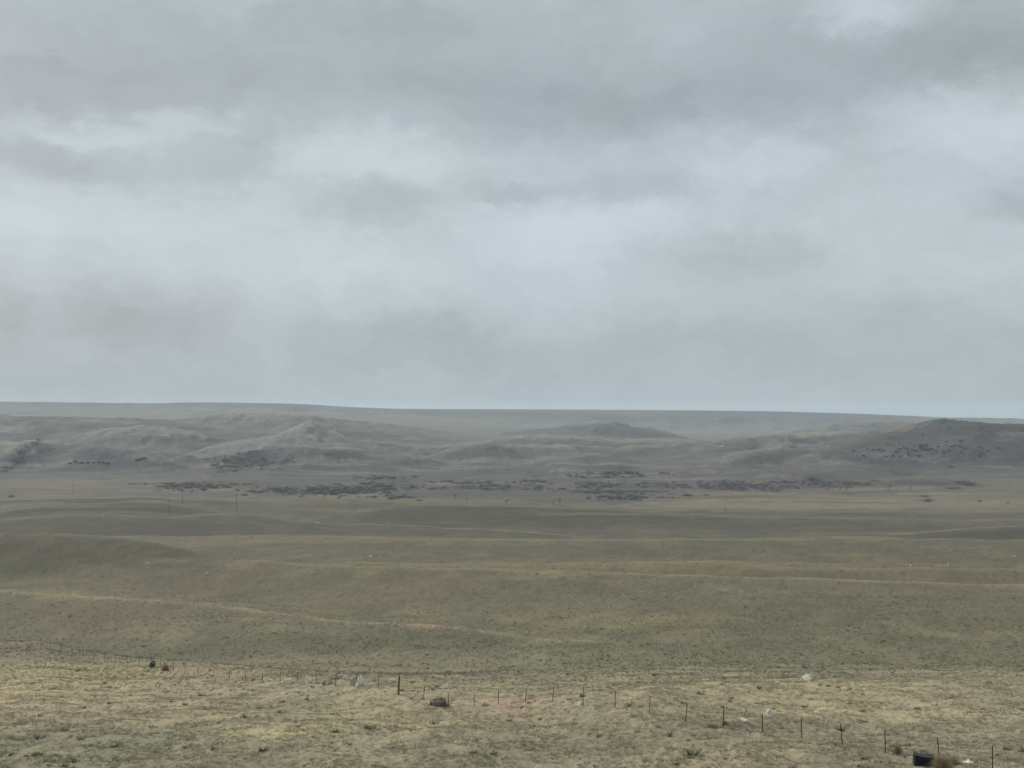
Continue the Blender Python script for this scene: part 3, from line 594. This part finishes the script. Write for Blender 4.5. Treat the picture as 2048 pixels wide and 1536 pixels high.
rock(968, 1411, 13, 5, M_rockg, 'low grey rock among dry grass at the fence centre', 44)

# ------------------------------------------------------------------ tumbleweeds and dead shrubs
def weed_mesh(name, seed, n, m, tall=1.0, r=.004, base=.15):
    g = random.Random(seed); b = MB()
    for k in range(n):
        a = g.uniform(0, math.tau); e = math.asin(g.uniform(-.15, 1)); L = g.uniform(.65, 1.0)
        d = Vector((math.cos(a)*math.cos(e), math.sin(a)*math.cos(e), math.sin(e) * tall)); s0 = Vector((g.uniform(-1, 1), g.uniform(-1, 1), 0)) * base
        side = Vector((g.uniform(-1, 1), g.uniform(-1, 1), g.uniform(-.5, 1))) * .25
        p1 = s0 + d * L * .5 + side * .6; p2 = s0 + d * L
        b.tube([s0, p1, p2], [r*1.6, r*1.2, r*.5], 3, False)
        for q in range(3):
            t = g.uniform(.35, 1); st = s0.lerp(p2, t) + side * .4; dd = (d + Vector((g.uniform(-1, 1), g.uniform(-1, 1), g.uniform(-.7, .9)))).normalized()
            b.tube([st, st + dd * g.uniform(.12, .34)], [r, r*.4], 3, False)
    b.v = [(x, y, max(z, -.06)) for x, y, z in b.v]
    me = bpy.data.meshes.new(name); me.from_pydata(b.v, [], b.f); me.materials.append(m); me.update(); return me
def weed(name, px, py, wpx, hpx, me, label, cat, group=None, rz=0, back=0, ymin=76, ymax=16000):
    p = spot(px, py, ymin, ymax); k = p.y / F; o = bpy.data.objects.new(name, me); COL.objects.link(o); s = wpx * k / 2
    o.location = p + Vector((0, back, -.02)); o.scale = (s, s, hpx * k); o.rotation_euler.z = rz; return tag(o, label, cat, group)
W1 = weed_mesh('tumbleweed', 3, 620, M_tumb, r=.0065); W2 = weed_mesh('dead_shrub', 5, 260, M_tumbr, r=.0065); W3 = weed_mesh('dead_shrub', 8, 300, M_tumbr, r=.0075)
weed('tumbleweed', 1884, 1534, 48, 28, W1, 'large tan tumbleweed piled against the right side of the black stack', 'tumbleweed', 'dry tumbleweeds', .4)
weed('tumbleweed', 1907, 1530, 30, 19, W1, 'smaller pale tumbleweed between the large one and the white sheet', 'tumbleweed', 'dry tumbleweeds', 2.1)
weed('tumbleweed', 1848, 1506, 24, 9, W1, 'low tan tumbleweed just behind the black stack', 'tumbleweed', 'dry tumbleweeds', 1.2)
weed('dead_shrub', 1795, 1508, 24, 26, W2, 'reddish brown dead shrub left of the black stack', 'shrub', 'dead shrubs by the fence')
weed('dead_shrub', 331, 1342, 17, 17, W3, 'rounded brown dead shrub right of the dark drum', 'shrub', 'dead shrubs by the fence')
weed('dead_shrub', 1425, 1455, 38, 8, W2, 'low rust red brush at the foot of a steel post', 'shrub', 'dead shrubs by the fence', 1)
weed('dead_shrub', 888, 1411, 26, 9, W3, 'brown dry brush growing over the brown boulder', 'shrub', 'dead shrubs by the fence', 2)
weed('dead_shrub', 1450, 1448, 18, 8, W2, 'small brown brush right behind a steel post', 'shrub', None, 1.4)

# ------------------------------------------------------------------ black stack, white sheet, drum
p = spot(1847, 1530, 76); k = p.y / F; W_, H_ = 38 * k, 22 * k
st = tag(empty('sheet_stack', p, R(-8)), 'stack of black sagging sheets with ragged left ends beside the tumbleweed', 'stack')
g = random.Random(4); nl = 13; ly = 0
for i_ in range(nl):
    V = []; Fc = []; nx, ny = 14, 7; th = H_ / nl * .8; ox = g.uniform(-.06, .06) * W_ * .6; oy = g.uniform(-.04, .04); z0 = H_ * i_ / nl
    wl = W_ * (1 + g.uniform(-.04, .04)); dp = .95
    for s_ in (0, 1):
        for a_ in range(nx):
            for b_ in range(ny):
                u = a_ / (nx - 1) - .5; v_ = b_ / (ny - 1) - .5
                zz = z0 + th * s_ - .10 * (i_ / nl) * (1 + 1.4 * u) + .055 * (i_ / nl) * (2 * u)**2 + .008 * math.sin(9 * u + i_) + .006 * math.sin(7 * v_ + i_ * 2)
                V.append((u * wl + ox, v_ * dp + oy, zz + .01))
    n1 = nx * ny
    for a_ in range(nx - 1):
        for b_ in range(ny - 1):
            q = a_ * ny + b_; Fc.append((q, q + 1, q + ny + 1, q + ny)); Fc.append((n1 + q, n1 + q + ny, n1 + q + ny + 1, n1 + q + 1))
    rim = [a_ * ny for a_ in range(nx)] + [(nx-1)*ny + b_ for b_ in range(1, ny)] + [a_ * ny + ny - 1 for a_ in range(nx - 2, -1, -1)] + [b_ for b_ in range(ny - 2, 0, -1)]
    for q in range(len(rim)):
        a_, c_ = rim[q], rim[(q + 1) % len(rim)]; Fc.append((a_, n1 + a_, n1 + c_, c_))
    sh = mesh_np('sheet', V, Fc, M_dark, False, parent=st)
p = spot(1933, 1526, 76); k = p.y / F; V = []; Fc = []; nx, ny = 30, 14
for s_ in (1, 0):
    for a_ in range(nx):
        for b_ in range(ny):
            u = a_ / (nx-1); v_ = b_ / (ny-1) - .5; wd = .30 + .55 * min(1, max(0, (u - .2) * 2))
            n_ = float(vn(np.array([u * 5.]), np.array([v_ * 3. + 2]), 3)[0]); n2_ = float(vn(np.array([u * 13.]), np.array([v_ * 9.]), 8)[0])
            zz = .06 + .10 * math.sin(u * math.pi)**.5 + .09 * n_ + .035 * n2_ + .08 * math.exp(-((u - .72) / .12)**2) - .10 * (2 * abs(v_))**4
            zz *= .55; V.append(((u - .5) * 27 * k + .03 * n2_, v_ * wd + .05 * n_, zz - (0 if s_ else .012)))
n1 = nx * ny
for a_ in range(nx - 1):
    for b_ in range(ny - 1): q = a_ * ny + b_; Fc.append((q, q + ny, q + ny + 1, q + 1)); Fc.append((n1 + q, n1 + q + 1, n1 + q + ny + 1, n1 + q + ny))
o = mesh_np('crumpled_sheet', V, Fc, M_white, False); o.location = p; o.rotation_euler.z = R(-4); tag(o, 'crumpled white sheet lying flat right of the tumbleweeds', 'sheet')
p = spot(303, 1335, 76); k = p.y / F; r = 5.6 * k; h = 12 * k
dr = tag(empty('barrel', p + Vector((0, 0, .12))), 'dark blue barrel leaning to the right in the grass beside the fence', 'barrel'); dr.rotation_euler = (R(18), R(24), 0)
b = MB(); prof = [(0, .86), (.03, .96), (.12, 1), (.3, 1.0), (.32, 1.05), (.35, 1.05), (.37, 1), (.62, 1), (.64, 1.05), (.67, 1.05), (.69, 1), (.88, 1), (.96, .95), (1, .84)]
b.tube([(0, 0, t * h) for t, _ in prof], [r * q for _, q in prof], 28); b.build('barrel_body', M_drum, dr, True)
b = MB(); ring = [(math.cos(a) * r * .86, math.sin(a) * r * .86, h + .01) for a in np.linspace(0, math.tau, 29)]; b.tube(ring, .035, 6, False); b.build('rim', M_rim, dr, True)
b = MB(); b.tube([(r*.4, 0, h), (r*.4, 0, h + .04)], .05, 10); b.build('cap', M_rim, dr, True)

# ------------------------------------------------------------------ utility poles in the valley
def pole(px, py, hpx, label, arm=True):
    p = spot(px, py, 650, 1600); h = hpx * p.y / F; e = tag(empty('utility_pole', p, R(25)), label, 'utility pole', 'utility poles in the valley')
    b = MB(); b.tube([(0, 0, -.5), (0, 0, h * .5), (.02, 0, h)], [.13, .11, .09], 8); b.build('pole', M_pole, e)
    if arm:
        b = MB(); b.box((0, -.16, h - .7), (2.0, .1, .12)); b.tube([(-.7, -.1, h - .72), (0, -.1, h - 1.4)], .03, 4); b.build('crossarm', M_pole, e)
        for x in (-.9, 0, .9):
            b = MB(); zz = h - .64 if x else h; b.tube([(x, -.16 if x else 0, zz), (x, -.16 if x else 0, zz + .08), (x, -.16 if x else 0, zz + .2)], [.03, .07, .04], 8); b.build('insulator', M_glass, e)
pole(147, 990, 31, 'tallest dark utility pole standing at the left valley edge'); pole(339, 1031, 32, 'dark utility pole nearest the viewer on the left hill crest')
pole(365, 1008, 29, 'thin utility pole just right of and beyond the nearest one'); pole(473, 1023, 36, 'faint utility pole right of the pair at left')
pole(648, 1002, 12, 'tiny distant utility pole in front of the dark brush'); pole(1450, 1031, 17, 'short lone pole with a crossarm on the right of the valley')

# ------------------------------------------------------------------ brush, cottonwoods and junipers in the draws and on the hills
B1 = weed_mesh('shrub', 21, 150, M_twig, .9, .008, .5); B2 = weed_mesh('shrub', 22, 150, M_twig, .7, .008, .8)
J1 = weed_mesh('juniper', 23, 120, M_juni, 1.0, .035, .4)
def tree_mesh(seed):
    g = random.Random(seed); tb = MB(); cb_ = MB()
    def br(p, d, L, r, lv):
        q = p + d * L * .5 + Vector((g.uniform(-1, 1), g.uniform(-1, 1), 0)) * L * .08; e = p + d * L + Vector((g.uniform(-1, 1), g.uniform(-1, 1), 0)) * L * .1
        (tb if lv < 2 else cb_).tube([p, q, e], [r, r * .85, r * .65], 6 if lv < 2 else 3, False)
        if lv >= 5: return
        for _ in range(3 if lv < 4 else 4):
            a = g.uniform(0, math.tau); sp_ = g.uniform(.35, .85); nd_ = (d + Vector((math.cos(a), math.sin(a), g.uniform(-.1, .5))) * sp_).normalized(); br(q.lerp(e, g.uniform(.3, 1)), nd_, L * g.uniform(.58, .78), r * .62, lv + 1)
    br(Vector((0, 0, -.02)), Vector((.05, 0, 1)), .28, .045, 0)
    a = bpy.data.meshes.new('trunk'); a.from_pydata(tb.v, [], tb.f); a.materials.append(M_ctw); c = bpy.data.meshes.new('crown'); c.from_pydata(cb_.v, [], cb_.f); c.materials.append(M_ctw); return a, c
TM = [tree_mesh(s) for s in (2, 9)]
def tree(px, py, hpx, label, i):
    p = spot(px, py, 900); h = 1.25 * hpx * p.y / F; e = tag(empty('bare_tree', p, i * 1.3), label, 'tree', 'leafless trees in the valley'); e.scale = (h, h, h)
    a, c = TM[i % 2]
    for nm, me in (('trunk', a), ('crown', c)):
        o = bpy.data.objects.new(nm, me); COL.objects.link(o); o.parent = e
for i, (px, py, hh, lb) in enumerate([(575, 992, 26, 'pale leafless tree at the left end of the long dark brush'), (590, 990, 18, 'smaller bare tree right beside the pale one left of the dark brush'),
    (1013, 1011, 15, 'bushy bare tree on the crest of the dark central hill'), (1120, 1010, 17, 'bare tree on the right part of the central hill crest'), (1107, 1012, 12, 'small bare tree just left of the one on the central hill crest'),
    (1180, 978, 20, 'leafless tree at the left end of the hazy thicket'), (1215, 975, 18, 'leafless tree over the gravel left of the thicket'), (910, 1000, 15, 'bare tree left of the central hill above its slope'),
    (935, 1004, 12, 'low bare tree behind the central hill left crest'), (1440, 985, 20, 'grey tree in the left half of the right thicket'), (1475, 984, 22, 'tallest grey tree of the right thicket'), (1510, 984, 17, 'grey tree in the right half of the right thicket'),
    (1545, 984, 18, 'grey tree near the right end of the right thicket'), (1400, 978, 18, 'grey tree at the left end of the right thicket'), (1565, 980, 14, 'short grey tree closing the right thicket'),
    (1680, 984, 15, 'bare tree right of the thicket near the tan flat'), (1778, 984, 20, 'bare forked tree standing alone before the low right hill'), (1822, 983, 12, 'bare bush-like tree right of the forked one'), (1655, 985, 12, 'low bare tree between thicket and tan flat')]):
    tree(px, py, hh, lb, i)
# individual shrubs
def shrub(name, px, py, wpx, hpx, me, label, cat, group, rz): return weed(name, px, py, wpx, hpx, me, label, cat, group, rz, 0, 700)
SPECIAL = [(1855, 1003, 22, 9, 'round dark shrub on the right tan flat'), (1850, 993, 18, 6, 'dark shrub just behind the round one on the right flat'), (1375, 992, 26, 7, 'long dark shrub on the reddish flat'), (1414, 991, 12, 5, 'small dark shrub right of the long one on the reddish flat'),
    (490, 991, 16, 5, 'dark shrub on the flat between two left poles'), (22, 994, 12, 8, 'grey shrub at the left edge of the valley'), (1930, 968, 46, 12, 'large dark shrub mass at the foot of the low right hill'), (1906, 978, 26, 8, 'dark shrub below the large mass at right'),
    (1625, 960, 34, 11, 'dark brushy clump left of the low right hill'), (45, 905, 22, 10, 'upper dark bush in the far left gully'), (32, 922, 24, 9, 'lower dark bush in the far left gully'), (572, 922, 16, 7, 'dark round juniper below the pale cone hill'), (588, 925, 9, 4, 'small juniper right of the round one below the cone hill'),
    (652, 908, 14, 5, 'dark juniper on the bench right of the cone hill'), (1902, 935, 18, 6, 'oval dark bush low on the dark right hill'), (1584, 894, 7, 5, 'single dark bush on the ridge left of the dark right hill'), (1440, 890, 8, 5, 'dark bush at the left tip of the right ridge'), (1452, 892, 6, 4, 'small dark bush right of the ridge tip bush'),
    (1960, 1003, 10, 5, 'small bush at the far right of the tan flat'), (2015, 1006, 8, 4, 'tiny bush near the right edge of the tan flat')]
for i, (px, py, wpx, hpx, lb) in enumerate(SPECIAL): shrub('shrub', px, py, wpx, hpx, (B1, B2)[i % 2], lb, 'shrub', None, i * .9)
g = random.Random(77); HP = 'dark junipers scattered over the dark right hill'
for i in range(70):
    px = g.gauss(1840, 55) if i < 50 else g.uniform(1700, 2000); py = g.gauss(899, 7) if i < 50 else g.uniform(885, 915); s_ = g.uniform(2.5, 6)
    shrub('juniper', px, py, s_ * 1.4, s_ * .7, J1, 'dark low juniper in the scatter on the dark right hill', 'juniper', HP, g.uniform(0, 6))
for i in range(16):
    t = i / 15; px = 270 + 45 * t if i < 7 else 75 + 140 * t; py = 922 - 12 * t if i < 7 else 925 + g.uniform(-1, 3)
    shrub('juniper', px + g.uniform(-4, 4), py, g.uniform(5, 10), g.uniform(3, 4), J1, 'dark low juniper in the broken row on the left hillside', 'juniper', 'junipers in a broken row on the left hillside', g.uniform(0, 6))
draws = [(400,975,60,6,22),(680,984,75,9,60),(740,976,40,6,18),(800,996,26,5,12),(770,956,50,3,12),(1230,948,55,4,22),(1190,970,30,7,14),(1250,996,55,4,22),(1480,974,80,9,26),(485,925,40,14,34),(40,915,14,12,8),(1660,968,40,8,10),(545,980,20,5,6),(1070,966,30,4,8)]
for (px, py, sx, sy, n) in draws:
    for i in range(n):
        s_ = g.uniform(5, 11); shrub('shrub', g.gauss(px, sx * .8), g.gauss(py, sy * .6), s_ * 1.3, s_ * .6, (B1, B2)[i % 2], 'leafless grey purple shrub in the brush filled draws', 'shrub', 'leafless shrubs in the brush filled draws', g.uniform(0, 6))

_el = [(spot(a, b_, 900, 1900), sx / F * 1350, sy * 6.5) for (a, b_, sx, sy, n_) in draws] + [(spot(a, b_, 900, 1900), rx, ry) for a, b_, rx, ry in ((620,984,50,30),(700,978,60,34),(400,970,50,18),(1460,974,90,32),(1240,985,50,24),(1210,955,50,20),(485,928,38,50),(1000,975,60,20),(900,965,40,14),(1640,968,60,26))]
def brushy(x, y):
    d = np.zeros_like(x); q = fbm(x / 14, y / 22, 301, 4)
    for c_, rx, ry in _el: d = np.maximum(d, 1 - sst(.55, 1.25, np.sqrt(((x - c_.x) / rx)**2 + ((y - c_.y) / ry)**2) + .5 * q))
    return d * sst(-.1, .5, fbm(x / 9, y / 9, 302, 3)) * .8
tag(tufts('brush', 385000, 960, 1720, 1.3, 9, [(.082, .074, .078), (.12, .107, .104), (.16, .142, .125), (.10, .093, .085), (.19, .168, .14)], 12, brushy, lean=.5, wid=.10, spread=1.3), kind='stuff', label='leafless purple grey brush filling the draws of the valley', cat='brush')
# ------------------------------------------------------------------ haze: even pale air over the whole basin
hz_top = EYE + max(float(Z.max()) + 6, 40); hz_bot = EYE + float(Z.min()) - 2
b = MB(); b.box((0, 7800, (hz_top + hz_bot) / 2), (64000, 17200, hz_top - hz_bot)); hm_ = bpy.data.materials.new('haze_air'); hm_.use_nodes = True; t = hm_.node_tree; t.nodes.clear()
pv = t.nodes.new('ShaderNodeVolumePrincipled'); pv.inputs['Color'].default_value = (.80, .92, 1.0, 1); pv.inputs['Density'].default_value = 1.0e-4; pv.inputs['Anisotropy'].default_value = .1; pv.inputs['Density Attribute'].default_value = ''
ov = t.nodes.new('ShaderNodeOutputMaterial'); t.links.new(pv.outputs[0], ov.inputs['Volume'])
tag(b.build('haze', hm_), 'thin pale haze filling the basin air', 'haze', None, 'stuff')
sc.cycles.volume_bounces = 0; sc.cycles.max_bounces = 4; sc.cycles.use_denoising = True
